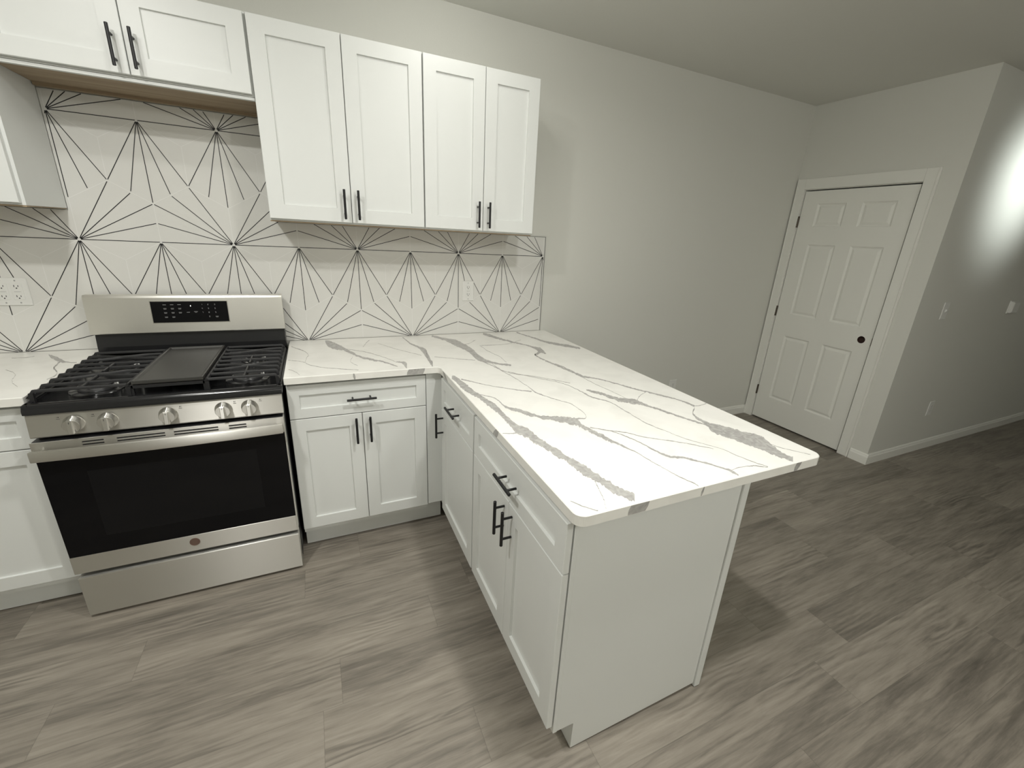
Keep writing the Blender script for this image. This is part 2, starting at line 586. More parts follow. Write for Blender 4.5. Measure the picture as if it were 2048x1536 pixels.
# --- peninsula cabinets (fronts face -x)
XP = 1.027
FP = frame_map((XP - .0035, 0, 0), (0, -1, 0), (-1, 0, 0))
t = thing('base_cabinet', 'narrow white base cabinet in the inner corner, one short drawer over one door', 'cabinet', (1.32, -0.62, 0))
m = MB(); m.box(XP, 1.610, -1.186, -0.010, 0.114, 0.882); m.build('carcass', M_cab, t)
m = MB(); m.box(1.100, 1.115, -1.186, -0.60, 0.004, 0.113); m.build('toe_kick', M_cab, t)
d = front(FP, 'drawer', t, 0.709, 1.181, Z_S0, Z_S1, 0.045); handle(FP, 0.960, 0.790, False, d)
d = front(FP, 'door', t, 0.709, 1.181, Z_D0, Z_D1); handle(FP, 0.738, 0.632, True, d)

t = thing('base_cabinet', 'white base cabinet at the open end of the peninsula, plain end panel facing out', 'cabinet', (1.32, -1.54, 0))
m = MB(); m.box(XP, 1.610, -1.878, -1.188, 0.114, 0.882); m.build('carcass', M_cab, t)
m = MB(); m.box(1.100, 1.115, -1.878, -1.188, 0.004, 0.113); m.build('toe_kick', M_cab, t)
# end panel with the toe notch cut out of its front foot
m = MB()
m.prism([(1.042, .1155), (1.100, .1155), (1.100, .004), (1.1015, .004), (1.6195, .018), (1.6195, .8825), (1.042, .8825)], 1, -1.892, -1.8785)
m.build('end_panel', M_cab, t)
m = MB(); m.box(1.0275, 1.0415, -1.8935, -1.8785, 0.1145, 0.8825, 0.001); m.build('frame_stile', M_cab, t)
d = front(FP, 'drawer', t, 1.1955, 1.890, Z_S0, Z_S1, 0.050); handle(FP, 1.556, 0.790, False, d)
d = front(FP, 'door', t, 1.1955, 1.5425, Z_D0, Z_D1); handle(FP, 1.5115, 0.636, True, d)
d = front(FP, 'door', t, 1.5455, 1.890, Z_D0, Z_D1); handle(FP, 1.5755, 0.636, True, d)

t = thing('back_panel', 'white panel with corner batten closing the seating side of the peninsula', 'panel', (1.63, -0.95, 0))
m = MB(); m.box(1.6215, 1.634, -1.874, -0.004, 0.004, 0.8825); m.build('panel_sheet', M_cab, t)
m = MB(); m.box(1.6215, 1.648, -1.899, -1.8755, 0.003, 0.8825, 0.0025, 2); m.build('corner_batten', M_cab, t)

# --- left base cabinet
t = thing('base_cabinet', 'white base cabinet left of the range, partly out of frame', 'cabinet', (-0.74, -0.33, 0))
m = MB(); m.box(-1.050, -0.440, -0.634, -0.004, 0.114, 0.882); m.build('carcass', M_cab, t)
m = MB(); m.box(-1.050, -0.440, -0.575, -0.560, 0.004, 0.113); m.build('toe_kick', M_cab, t)
d = front(FB, 'drawer', t, -1.048, -0.439, Z_S0, Z_S1, 0.045); handle(FB, -0.7435, 0.790, False, d)
d = front(FB, 'door', t, -0.742, -0.439, Z_D0, Z_D1); handle(FB, -0.712, 0.636, True, d)
d = front(FB, 'door', t, -1.048, -0.745, Z_D0, Z_D1); handle(FB, -0.775, 0.636, True, d)

# --- wall cabinets
FU = frame_map((0, -0.316, 0), (1, 0, 0), (0, -1, 0))
UB, UT = 1.5406, 2.279
def wall_cab(label, x0, x1, xs, loc_x, zb=UB, under=0.013, hz=None, border=0.060, rail=False):
    t = thing('wall_cabinet', label, 'cabinet', (loc_x, -0.16, zb))
    m = MB()
    m.box(x0, x1, -0.314, -0.004, zb - under + .006, UT + .004)
    m.build('carcass', M_cab, t)
    m = MB()
    if rail:
        m.box(x0, x1, -0.3145, -0.296, zb - under - .006, zb - under + .005, 0.001)
        m.build('bottom_rail', M_cab, t)
        m = MB()
        m.box(x0 + .002, x1 - .002, -0.295, -0.03, zb - under, zb - under + .0055)
        m.box(x0 + .002, x1 - .002, -0.029, -0.004, zb - under - .011, zb - under + .0055)
    else:
        m.box(x0, x1, -0.3135, -0.296, zb - under, zb - under + .0055)
        m.box(x0 + .002, x1 - .002, -0.295, -0.0045, zb - under + .002, zb - under + .0055)
    b = m.build('bottom_board', M_ply, t); b['label'] = 'bare plywood underside'
    for a0, a1, hx in xs:
        d = front(FU, 'door', t, a0, a1, zb, UT, border)
        if hx is not None:
            handle(FU, hx, hz if hz else zb + .077, True, d)
    return t
wall_cab('white two-door wall cabinet second from the right, wider of the tall pair', 0.348, 1.024,
         [(0.349, 0.685, 0.656), (0.688, 1.0235, 0.716)], 0.686)
wall_cab('white two-door wall cabinet at the right end of the row, above the wall outlet', 1.0265, 1.6255,
         [(1.0295, 1.331, 1.301), (1.334, 1.625, 1.3585)], 1.326)
wall_cab('short white two-door wall cabinet over the range, bare wood beneath', -0.4295, 0.3465,
         [(-0.427, -0.0415, -0.0725), (-0.0385, 0.3395, -0.0115)], -0.043, zb=2.004, under=0.012, hz=2.081, rail=True)
wall_cab('white wall cabinet at the far left edge of the frame, beside the starburst tile', -1.0, -0.431,
         [(-1.0, -0.441, -0.968)], -0.72)

# ------------------------------------------------------------------ countertops
CT, CB = 0.914, 0.8835
VEINS = [[[[0.9891,-0.7781,0.9831,-0.8007],[1.0113,-0.8292,1.0006,-0.8667],[1.0348,-0.8415,1.0115,-0.9198],[1.0462,-0.9485,1.0164,-1.042],[1.0563,-1.0718,1.038,-1.1245],[1.0807,-1.2052,1.0572,-1.2652],[1.0801,-1.3398,1.0563,-1.3956],[1.0841,-1.4072,1.0555,-1.4709],[1.1053,-1.4483,1.0731,-1.5156],[1.1085,-1.5289,1.0847,-1.5754],[1.1235,-1.6052,1.1002,-1.6472],[1.1428,-1.6883,1.1188,-1.7276],[1.1561,-1.7505,1.1309,-1.7889],[1.1618,-1.7995,1.14,-1.831],[1.1777,-1.8482,1.1522,-1.8825],[1.1951,-1.8911,1.1668,-1.9266],[1.201,-1.9185,1.1698,-1.9561],[1.2015,-1.9473,1.1699,-1.9842]],[[1.0619,-1.4644,1.0582,-1.4726],[1.0375,-1.4642,1.0352,-1.4696],[1.013,-1.4568,1.0113,-1.4609]],[[1.0496,-0.8818,1.0455,-0.8948],[1.1353,-0.9966,1.1326,-1.0037],[1.2125,-1.0707,1.2096,-1.0775],[1.2809,-1.1184,1.2756,-1.1292]],[[1.0518,-1.0847,1.0496,-1.0911],[1.0706,-1.1021,1.0683,-1.1084],[1.104,-1.1455,1.1008,-1.1535],[1.1147,-1.2397,1.107,-1.2578],[1.1453,-1.2798,1.1328,-1.3075],[1.196,-1.3571,1.1821,-1.3843],[1.2444,-1.3867,1.2255,-1.4208],[1.2821,-1.4061,1.2553,-1.4516],[1.3055,-1.4284,1.2747,-1.4787],[1.3074,-1.4962,1.2879,-1.5264],[1.3196,-1.5611,1.3039,-1.5839],[1.3302,-1.6229,1.3199,-1.637],[1.3417,-1.6588,1.3349,-1.6678],[1.3519,-1.7134,1.3485,-1.7176],[1.3554,-1.7544,1.3529,-1.7573],[1.3622,-1.806,1.3598,-1.8087],[1.3732,-1.8721,1.3701,-1.8754],[1.3868,-1.9195,1.3837,-1.9224],[1.3763,-1.9384,1.3741,-1.9406],[1.3665,-1.9525,1.3643,-1.9546]],[[1.2987,-1.4262,1.2858,-1.4474],[1.3241,-1.4251,1.3164,-1.4374],[1.3467,-1.4315,1.3418,-1.4391],[1.3675,-1.3764,1.3643,-1.3814],[1.3663,-1.2928,1.363,-1.2983],[1.3228,-1.2124,1.3196,-1.2184],[1.2941,-1.1285,1.2877,-1.1414],[1.293,-1.0551,1.2897,-1.062],[1.2851,-0.9266,1.2816,-0.9345],[1.2612,-0.7432,1.2564,-0.7556],[1.2314,-0.6284,1.2265,-0.642]],[[1.317,-1.5061,1.3133,-1.5116],[1.3667,-1.5508,1.3629,-1.5561],[1.4088,-1.5818,1.4058,-1.5857],[1.4504,-1.6322,1.4474,-1.6358],[1.4991,-1.6716,1.4959,-1.6751],[1.5604,-1.7223,1.5571,-1.7256],[1.6076,-1.7752,1.6054,-1.7773]],[[1.3662,-1.5515,1.3634,-1.5554],[1.3901,-1.5956,1.3862,-1.6006],[1.4093,-1.6622,1.4046,-1.6679],[1.4161,-1.7192,1.4088,-1.7276],[1.437,-1.7654,1.4279,-1.7752],[1.4737,-1.7846,1.4642,-1.7943],[1.5073,-1.8296,1.4996,-1.8368],[1.5302,-1.8672,1.5244,-1.8723],[1.5479,-1.8936,1.5382,-1.9019],[1.543,-1.9375,1.5374,-1.942],[1.538,-1.9574,1.5325,-1.9618]],[[1.5407,-1.8964,1.5378,-1.8988],[1.5842,-1.8905,1.5812,-1.893],[1.636,-1.896,1.6317,-1.8993],[1.6714,-1.9213,1.6681,-1.9238]],[[1.2937,-0.838,1.2913,-0.8438],[1.3919,-0.9725,1.3893,-0.9776],[1.4418,-1.03,1.4391,-1.0349],[1.477,-1.108,1.4729,-1.1149],[1.4957,-1.2491,1.4878,-1.2609],[1.5325,-1.3205,1.5272,-1.3278],[1.5352,-1.4179,1.5301,-1.4245],[1.5331,-1.5336,1.5295,-1.5379],[1.5541,-1.611,1.5518,-1.6136],[1.5824,-1.7004,1.5801,-1.7027],[1.6322,-1.7765,1.6299,-1.7786],[1.6498,-1.8505,1.6465,-1.8533],[1.6736,-1.9196,1.6703,-1.9221]],[[1.5231,-1.1624,1.5146,-1.1755],[1.5627,-1.2226,1.5428,-1.2512],[1.5936,-1.2903,1.5709,-1.3208],[1.6466,-1.3252,1.6087,-1.3728],[1.6588,-1.3837,1.6412,-1.4047],[1.6829,-1.4475,1.6683,-1.4638],[1.6982,-1.5057,1.6867,-1.5179],[1.7173,-1.5663,1.7059,-1.5776],[1.7469,-1.6129,1.7297,-1.629],[1.7708,-1.6271,1.7077,-1.6843],[1.806,-1.6742,1.729,-1.7397],[1.8294,-1.7205,1.7458,-1.7875],[1.8519,-1.765,1.762,-1.8331],[1.8217,-1.8311,1.761,-1.8752],[1.8078,-1.8819,1.7719,-1.9069],[1.8315,-1.9238,1.8082,-1.939],[1.8336,-1.944,1.8105,-1.9588]],[[1.5617,-0.7072,1.5511,-0.7274],[1.5991,-0.8275,1.5885,-0.8458],[1.6095,-0.9774,1.5961,-0.9987],[1.6556,-1.0411,1.6471,-1.0538],[1.7035,-1.1282,1.6948,-1.1399],[1.7409,-1.2071,1.7305,-1.2201],[1.7757,-1.2701,1.7652,-1.2824],[1.809,-1.3306,1.7985,-1.3422],[1.8358,-1.3942,1.8253,-1.4051],[1.8462,-1.4592,1.8291,-1.4759],[1.7828,-1.5163,1.7672,-1.5316],[1.7632,-1.5695,1.7424,-1.5894],[1.7673,-1.6122,1.7384,-1.6389]],[[1.7609,-1.2683,1.754,-1.2766],[1.7093,-1.2959,1.7028,-1.3038],[1.6582,-1.3334,1.6491,-1.3446]],[[1.8419,-1.4634,1.8368,-1.4684],[1.8773,-1.4654,1.872,-1.4705],[1.9254,-1.4541,1.918,-1.461]],[[1.5961,-0.9987,1.5928,-1.0039],[1.6036,-1.1181,1.6004,-1.1228],[1.6187,-1.229,1.6157,-1.2332],[1.6231,-1.304,1.6202,-1.3078]],[[1.1356,-1.8053,1.1306,-1.8128],[1.1198,-1.8512,1.1167,-1.8558],[1.1057,-1.8929,1.1032,-1.8964],[1.0823,-1.9318,1.0804,-1.9344],[1.0722,-1.9483,1.0704,-1.9508]],[[1.0213,-1.8643,1.02,-1.8665],[1.0456,-1.9014,1.0439,-1.9041],[1.0616,-1.9195,1.0593,-1.9228],[1.0824,-1.9339,1.0811,-1.9359]],[[1.8215,-1.788,1.8173,-1.7912],[1.8382,-1.847,1.8355,-1.849],[1.8867,-1.9133,1.8839,-1.9151]],[[0.5242,-0.0248,0.5233,-0.0591],[0.5421,-0.0355,0.5368,-0.186],[0.5785,-0.1147,0.572,-0.2461],[0.6089,-0.2053,0.604,-0.2833],[0.6533,-0.3514,0.6499,-0.3924],[0.6875,-0.418,0.6841,-0.452],[0.7395,-0.4881,0.7364,-0.5132],[0.7839,-0.5506,0.7804,-0.5746],[0.8187,-0.621,0.8164,-0.6347]],[[0.8287,-0.5416,0.8263,-0.5563],[0.851,-0.5497,0.8449,-0.5837],[0.8663,-0.5587,0.8514,-0.6391],[0.8688,-0.617,0.8517,-0.7065],[0.8699,-0.6792,0.8523,-0.7682]],[[0.9488,-0.0234,0.9448,-0.0456],[0.9646,-0.1791,0.9587,-0.2089],[0.9921,-0.2766,0.9823,-0.3228],[1.015,-0.3318,0.9826,-0.4742],[1.0051,-0.4408,0.9773,-0.5592],[0.9941,-0.5779,0.9733,-0.6635],[0.9901,-0.6232,0.9708,-0.7011],[0.9819,-0.6754,0.9655,-0.7414]],[[1.1278,-0.0114,1.1167,-0.057],[1.1851,-0.0981,1.1676,-0.1628],[1.2394,-0.1552,1.1954,-0.3034],[1.2548,-0.2751,1.2152,-0.3999],[1.2654,-0.3725,1.2228,-0.5],[1.2619,-0.4793,1.2193,-0.6019],[1.2612,-0.5929,1.2358,-0.6625],[1.2925,-0.6742,1.2794,-0.7074],[1.3527,-0.734,1.3428,-0.7569]],[[1.4595,0.0049,1.4422,-0.0435],[1.4952,-0.058,1.4689,-0.1276],[1.5259,-0.1772,1.5068,-0.2241],[1.5815,-0.3133,1.5695,-0.3399],[1.6298,-0.4101,1.6145,-0.4413],[1.6614,-0.4587,1.6132,-0.5527],[1.6363,-0.577,1.6276,-0.5936]],[[1.65,-0.4898,1.6172,-0.5536],[1.589,-0.5565,1.5669,-0.6004],[1.5647,-0.5786,1.5513,-0.6057],[1.563,-0.6672,1.5525,-0.6874],[1.5777,-0.7813,1.5676,-0.7996],[1.5946,-0.8948,1.5847,-0.9115],[1.6163,-0.9774,1.6077,-0.991]],[[1.7003,-0.027,1.6892,-0.0518],[1.7488,-0.2084,1.7306,-0.245],[1.7882,-0.3274,1.7629,-0.3746],[1.87,-0.431,1.8363,-0.4878],[1.902,-0.5096,1.8868,-0.5338]],[[0.3584,-0.1322,0.3587,-0.1415],[0.4128,-0.2229,0.4129,-0.2375],[0.4391,-0.3157,0.4391,-0.3266],[0.4271,-0.4054,0.4272,-0.4155],[0.4335,-0.4811,0.4336,-0.4907],[0.4974,-0.5573,0.4973,-0.5641],[0.5665,-0.5982,0.5662,-0.6048],[0.6444,-0.6367,0.6438,-0.6433]],[[0.6389,-0.4048,0.6381,-0.4154],[0.6234,-0.4798,0.6226,-0.4897],[0.6292,-0.5262,0.6285,-0.5357],[0.6477,-0.566,0.6471,-0.5729]],[[0.7038,-0.2203,0.7026,-0.2326],[0.7324,-0.1207,0.731,-0.1341],[0.7551,-0.0676,0.7539,-0.078]],[[0.6135,-0.2419,0.6129,-0.2509],[0.704,-0.3228,0.7032,-0.3314],[0.773,-0.4388,0.7719,-0.4467],[0.8293,-0.5583,0.828,-0.5656]],[[0.7892,-0.1535,0.7884,-0.1601],[0.8653,-0.3009,0.8643,-0.3069],[0.9679,-0.4579,0.9661,-0.466]],[[1.0242,-0.4998,1.0222,-0.5078],[1.0938,-0.5447,1.0916,-0.5525],[1.2075,-0.614,1.205,-0.6215]],[[1.3339,-0.322,1.3305,-0.3316],[1.3365,-0.4549,1.3333,-0.4636],[1.3537,-0.5799,1.3505,-0.5878],[1.3483,-0.6897,1.3452,-0.6968]],[[1.2543,-0.2767,1.2512,-0.2865],[1.2929,-0.2639,1.2896,-0.2738],[1.3563,-0.1813,1.3527,-0.192]],[[0.3552,-0.4014,0.3555,-0.4089],[0.3974,-0.4256,0.3975,-0.4306],[0.4275,-0.4566,0.4275,-0.4639]],[[0.3609,-0.555,0.3612,-0.5617],[0.3899,-0.6016,0.39,-0.608],[0.4072,-0.6521,0.4073,-0.6582]],[[1.3419,-0.3238,1.3385,-0.3334],[1.502,-0.3253,1.4992,-0.3318],[1.6337,-0.2408,1.6304,-0.2479]],[[1.2675,-0.6992,1.2638,-0.7086],[1.2763,-0.8079,1.2728,-0.8164],[1.3061,-0.8749,1.3035,-0.881],[1.3846,-0.9409,1.3818,-0.9467],[1.4972,-1.0676,1.4941,-1.0728]]],[[[-0.6014,-0.0651,-0.5932,-0.0867],[-0.5795,-0.0924,-0.5561,-0.1551],[-0.5358,-0.1484,-0.5119,-0.2138],[-0.49,-0.2126,-0.4795,-0.2419],[-0.4509,-0.2337,-0.4459,-0.2483]],[[-0.5203,-0.1846,-0.5077,-0.2193],[-0.5053,-0.2676,-0.495,-0.2955],[-0.498,-0.2988,-0.4863,-0.3304],[-0.463,-0.3683,-0.4551,-0.3898],[-0.4466,-0.4261,-0.4405,-0.4425],[-0.453,-0.4731,-0.45,-0.481]],[[-0.6414,-0.0859,-0.6382,-0.0939],[-0.6611,-0.1036,-0.6569,-0.114],[-0.7062,-0.1007,-0.7029,-0.1085]],[[-0.6415,-0.2923,-0.6387,-0.299],[-0.5831,-0.3647,-0.5796,-0.3731],[-0.5537,-0.4623,-0.5505,-0.4701],[-0.505,-0.5432,-0.5027,-0.5487]]]]

def rounded_poly(pts, rad, seg=6):
    out = []
    n = len(pts)
    for i in range(n):
        p, r = Vector(pts[i]), rad[i]
        if r <= 0:
            out.append(tuple(p)); continue
        a = (Vector(pts[i - 1]) - p).normalized(); b = (Vector(pts[(i + 1) % n]) - p).normalized()
        # right-angle corners only
        c = p + a * r + b * r
        for k in range(seg + 1):
            t = math.pi / 2 * k / seg
            out.append(tuple(c - b * r * math.cos(t) - a * r * math.sin(t)))
    return out

def inside(poly, x, y):
    c = False
    n = len(poly)
    for i in range(n):
        x1, y1 = poly[i]; x2, y2 = poly[i - 1]
        if (y1 > y) != (y2 > y) and x < (x2 - x1) * (y - y1) / (y2 - y1) + x1:
            c = not c
    return c

def counter(name, label, poly, rad, veins, seed, edge_marks, loc):
    rp = rounded_poly(poly, rad, 8)
    m = MB()
    e = 0.0025
    def shrink(d):
        # inward offset by averaging neighbouring edge normals
        out = []
        n = len(rp)
        for i in range(n):
            p0, p, p2 = Vector(rp[i - 1]), Vector(rp[i]), Vector(rp[(i + 1) % n])
            n1 = (p - p0).normalized(); n2 = (p2 - p).normalized()
            v = Vector((-n1.y - n2.y, n1.x + n2.x))
            v = v.normalized() * d / max(0.5, math.cos(n1.angle(n2, 0) / 2))
            out.append(p + v)
        return out
    s = shrink(e)
    R = lambda pp, z: [(p[0], p[1], z) for p in pp]
    m.rings([R(rp, CB), R(rp, CT - e), R(s, CT)], True, True)
    rnd = random.Random(seed)
    sp = [tuple(p) for p in s]
    for vi, v in enumerate(veins):
        # smooth the traced edge pairs and roughen them a little
        P = [(Vector(q[:2]), Vector(q[2:])) for q in v]
        L, Rr = [], []
        n = len(P)
        def cr(p0, p1, p2, p3, t):
            return 0.5 * ((2 * p1) + (-p0 + p2) * t + (2 * p0 - 5 * p1 + 4 * p2 - p3) * t * t + (-p0 + 3 * p1 - 3 * p2 + p3) * t ** 3)
        for i in range(n - 1):
            seglen = (P[i + 1][0] - P[i][0]).length
            k = max(2, int(seglen / 0.004))
            for j in range(k + (i == n - 2)):
                t = j / k
                ab = []
                for s_ in (0, 1):
                    p0, p1 = P[max(i - 1, 0)][s_], P[i][s_]
                    p2, p3 = P[i + 1][s_], P[min(i + 2, n - 1)][s_]
                    ab.append(cr(p0, p1, p2, p3, t))
                L.append(ab[0]); Rr.append(ab[1])
        wob = Vector((0, 0)); wl = wr = 0.0
        pl, pr = [], []
        for a, b in zip(L, Rr):
            wd = (b - a).length
            dirv = (b - a).normalized() if wd > 1e-6 else Vector((0, 1))
            wob = wob * 0.85 + Vector((rnd.gauss(0, 1), rnd.gauss(0, 1))) * 0.0006
            wl = wl * 0.6 + rnd.gauss(0, 1) * min(0.0028, wd * 0.10)
            wr = wr * 0.6 + rnd.gauss(0, 1) * min(0.0034, wd * 0.12)
            mid = (a + b) / 2
            hw = max(wd / 2, 0.0010)
            pl.append(mid - dirv * max(hw + wl, 0.0007) + wob); pr.append(mid + dirv * max(hw + wr, 0.0007) + wob)
        z = CT + 0.00012 + vi * 0.000006
        for i in range(len(pl) - 1):
            quad = [pl[i], pr[i], pr[i + 1], pl[i + 1]]
            if not all(inside(sp, p.x, p.y) for p in quad):
                continue
            wd = (pr[i] - pl[i]).length
            m.mi = 1 if wd > 0.007 else 2
            m.face([(p.x, p.y, z) for p in quad])
    for (ax, c, a0, a1, b0, b1) in edge_marks:
        # vein running down the slab's edge: ax = fixed axis, c its value, a0..a1 top span, b0..b1 bottom span
        m.mi = 1
        zt, zb_ = CT - e, CB + .001
        if ax == 'y':
            m.face([(a0, c, zt), (a1, c, zt), ((a1 + b1) / 2 + .002, c, (zt + zb_) / 2), (b1, c, zb_), (b0, c, zb_), ((a0 + b0) / 2 - .003, c, (zt + zb_) / 2)])
        else:
            m.face([(c, a0, zt), (c, a1, zt), (c, (a1 + b1) / 2 + .003, (zt + zb_) / 2), (c, b1, zb_), (c, b0, zb_), (c, (a0 + b0) / 2 - .002, (zt + zb_) / 2)])
    m.mi = 0
    o = m.build(name, [M_quartz, M_vein, M_vein_thin], None)
    return tag(o, label, 'countertop')

XR, XC, YC, YE, XX = 0.345, 1.004, -0.680, -1.9325, 1.9224
counter('countertop', 'white grey-veined L-shaped quartz countertop running over the peninsula', 
        [(XR, -0.002), (XR, YC), (XC, YC), (XC, YE), (XX, YE), (XX, -0.002)],
        [0, 0.004, 0.022, 0.030, 0.030, 0], VEINS[0], 3,
        [('y', YE - .0002, 1.157, 1.215, 1.150, 1.205), ('y', YE - .0002, 1.79, 1.815, 1.785, 1.80), ('y', YE - .0002, 1.40, 1.404, 1.395, 1.399),
         ('y', YC - .0002, 0.860, 0.935, 0.850, 0.925), ('y', YC - .0002, 0.618, 0.622, 0.620, 0.626),
         ('x', XC - .0002, -0.775, -0.735, -0.83, -0.775), ('x', XC - .0002, -1.44, -1.415, -1.425, -1.39)], None)
counter('countertop', 'short white quartz countertop left of the range, cut off by the frame', 
        [(-1.06, -0.002), (-1.06, YC), (-0.437, YC), (-0.437, -0.002)], [0, 0, 0.004, 0], VEINS[1], 5, [], None)

# ------------------------------------------------------------------ starburst tile backsplash
def backsplash():
    S, H, X0, Z0 = 0.5737, 0.4981, -0.4197, 0.9093
    xt = 1.8854
    R1 = (-1.06, xt, CT + .001, 1.5265)
    R2 = (-0.4305, 0.3475, 1.5265, 1.978)
    YT = 0.0
    def ok(x, z):
        return any(r[0] + .001 < x < r[1] - .004 and r[2] < z < r[3] - .0005 for r in (R1,)) or (R2[0] + .006 < x < R2[1] and R2[2] - .002 < z < R2[3])
    m = MB()
    m.box(R1[0], R1[1], YT, 0.006, R1[2], R1[3])
    m.box(R2[0], R2[1], YT, 0.006, R2[3], R2[2])
    def line(p, q, w, mi, y, trim=0.0, trim2=0.0):
        p, q = Vector(p), Vector(q)
        L = (q - p).length
        d = (q - p) / L
        nrm = Vector((-d.y, d.x)) * w / 2
        m.mi = mi
        run = None
        N = max(8, int(L / 0.004))
        ts = [trim + (L - trim - trim2) * k / N for k in range(N + 1)]
        def emit(a, b):
            A, B = p + d * a, p + d * b
            m.face([(A.x - nrm.x, y, A.y - nrm.y), (B.x - nrm.x, y, B.y - nrm.y), (B.x + nrm.x, y, B.y + nrm.y), (A.x + nrm.x, y, A.y + nrm.y)])
        for tt in ts:
            P = p + d * tt
            if ok(P.x, P.y):
                if run is None: run = [tt, tt]
                run[1] = tt
            elif run:
                if run[1] > run[0]: emit(*run)
                run = None
        if run and run[1] > run[0]: emit(*run)
    a = S / 2 / math.sqrt(3)
    w, h = S / 4, a / 2
    for row in range(-1, 4):
        zr = Z0 + row * H
        for i in range(-6, 12):
            x = X0 + i * S / 2
            # grout outlines: zigzag below the row, verticals up from peaks and down from valleys
            g = 0.0022
            line((x, zr), (x + w, zr - h), g, 2, YT - .0002); line((x + w, zr - h), (x + 2 * w, zr), g, 2, YT - .0002)
            line((x, zr), (x, zr + a), g, 2, YT - .0002)
            line((x + w, zr - h), (x + w, zr - h - a), g, 2, YT - .0002)
            line((x - w, zr - h - a), (x, zr - 2 * a), g, 2, YT - .0002); line((x, zr - 2 * a), (x + w, zr - h - a), g, 2, YT - .0002)
            lw, yk, t0, t1 = 0.0032, YT - .0004, 0.006, 0.004
            if row >= 1:
                # tile hanging below each point of the row: five rays from its top corner
                for q in ((x - w, zr - h - a), (x - w / 2, zr - 2 * a + h / 2), (x, zr - 2 * a), (x + w / 2, zr - 2 * a + h / 2), (x + w, zr - h - a)):
                    line((x, zr), q, lw, 1, yk, t0, t1)
            # tiles standing on the row: rays from every second point
            par = {0: 1, 1: 0, 2: 0, 3: 1, -1: 0}[row]
            if i % 2 == par and row >= 0:
                for sg in (-1, 1):
                    c = x + sg * w
                    base = zr
                    for q in ((c, base + h + a), (c + sg * w / 2, base + h + a - h / 2), (c + sg * w, base + a), (c + sg * w, base + a / 2), (c + sg * w, base)):
                        line((x, zr), q, lw, 1, yk, t0, t1)
    # metal edge strip at the right end and along the top of the exposed corner
    m.mi = 3
    m.box(xt, xt + .004, -0.002, 0.006, R1[2], R1[3] + .003)
    m.box(1.628, xt, -0.002, 0.006, R1[3], R1[3] + .003)
    m.mi = 0
    o = m.build('tile_backsplash', [M_tile, M_line, M_grout, M_edge])
    tag(o, 'white tile backsplash with thin black starburst lines above the counter', 'backsplash')
backsplash()

# ------------------------------------------------------------------ outlets and wall devices
def duplex(m, F, a, b):
    for s in (-1, 1):
        cb = b + s * .0195
        m.mi = 0
        m.rings([[F(a + .0165 * math.cos(t) if abs(math.cos(t)) < .95 else a + .0165 * (1 if math.cos(t) > 0 else -1), cb + .0145 * math.sin(t), c)
                  for t in [2 * math.pi * k / 24 for k in range(24)]] for c in (.004, .0062)], False, True)
        m.mi = 1
        for dx, hh in ((-.0065, .008), (.0065, .0065)):
            c = .0064
            m.face([F(a + dx - .0011, cb + .001, c), F(a + dx + .0011, cb + .001, c), F(a + dx + .0011, cb + .001 + hh, c), F(a + dx - .0011, cb + .001 + hh, c)])
        m.face([F(a + .0026 * math.cos(t), cb - .0065 + .0026 * math.sin(t), .0064) for t in [2 * math.pi * k / 10 for k in range(10)]])
def plate(F, w, h, a=0, b=0, d=.005):
    m = MB()
    R = lambda i, c: [F(a - w / 2 + i, b - h / 2 + i, c), F(a + w / 2 - i, b - h / 2 + i, c), F(a + w / 2 - i, b + h / 2 - i, c), F(a - w / 2 + i, b + h / 2 - i, c)]
    m.rings([R(0, 0), R(0, d * .5), R(.0025, d)], True, True)
    return m
def outlet(name, label, F, loc, gangs=(0,), w=0.075, h=0.122, gfci=False, cat='outlet'):
    t = thing(name, label, cat, loc)
    plate(F, w, h).build('cover_plate', M_plastic, t)
    for a in gangs:
        m = MB()
        if gfci:
            m.mi = 0
            c0, c1 = .0045, .0065
            R = lambda x, y, c: [F(a - x, -y, c), F(a + x, -y, c), F(a + x, y, c), F(a - x, y, c)]
            m.rings([R(.0175, .034, c0), R(.0175, .034, c1 - .0006), R(.0168, .0333, c1)], False, True)
            m.rings([R(.0115, .0075, c1), R(.0115, .0075, c1 + .0012)], False, True)
            m.mi = 1
            for s in (-1, 1):
                cb = s * .0215
                for dx, hh in ((-.0063, .008), (.0063, .0065)):
                    c = c1 + .0003
                    m.face([F(a + dx - .0012, cb - hh / 2 + .003, c), F(a + dx + .0012, cb - hh / 2 + .003, c), F(a + dx + .0012, cb + hh / 2 + .003, c), F(a + dx - .0012, cb + hh / 2 + .003, c)])
                m.face([F(a + .0026 * math.cos(q), cb - .006 + .0026 * math.sin(q), c1 + .0003) for q in [2 * math.pi * k / 10 for k in range(10)]])
            m.face([F(a - .0105, -.0004, c1 + .0014), F(a + .0105, -.0004, c1 + .0014), F(a + .0105, .0004, c1 + .0014), F(a - .0105, .0004, c1 + .0014)])
        else:
            duplex(m, F, a, 0)
        m.build('receptacle', [M_plastic, M_slot], t)
    for a in gangs:
        for b in ((h / 2 - .012, -(h / 2 - .012)) if gfci else (0,)):
            MB().lathe(F(a, b, .0045), F(0, 0, 1) - F(0, 0, 0), [(.003, 0), (.003, .0008), (.002, .0012)], 10).build('screw', M_ring, t)
    return t
Fw = lambda x, z, y=-0.0005: frame_map((x, y, z), (1, 0, 0), (0, -1, 0))
outlet('wall_outlet', 'white two-slot wall outlet on the starburst tile under the right cabinets', Fw(1.3635, 1.1835), (1.3635, 0, 1.1835), gfci=True)
outlet('wall_outlet', 'wide white double outlet on the tile at the left edge, left of the range', Fw(-0.687, 1.181), (-0.687, 0, 1.181), (-.023, .023), 0.118, 0.118, True)
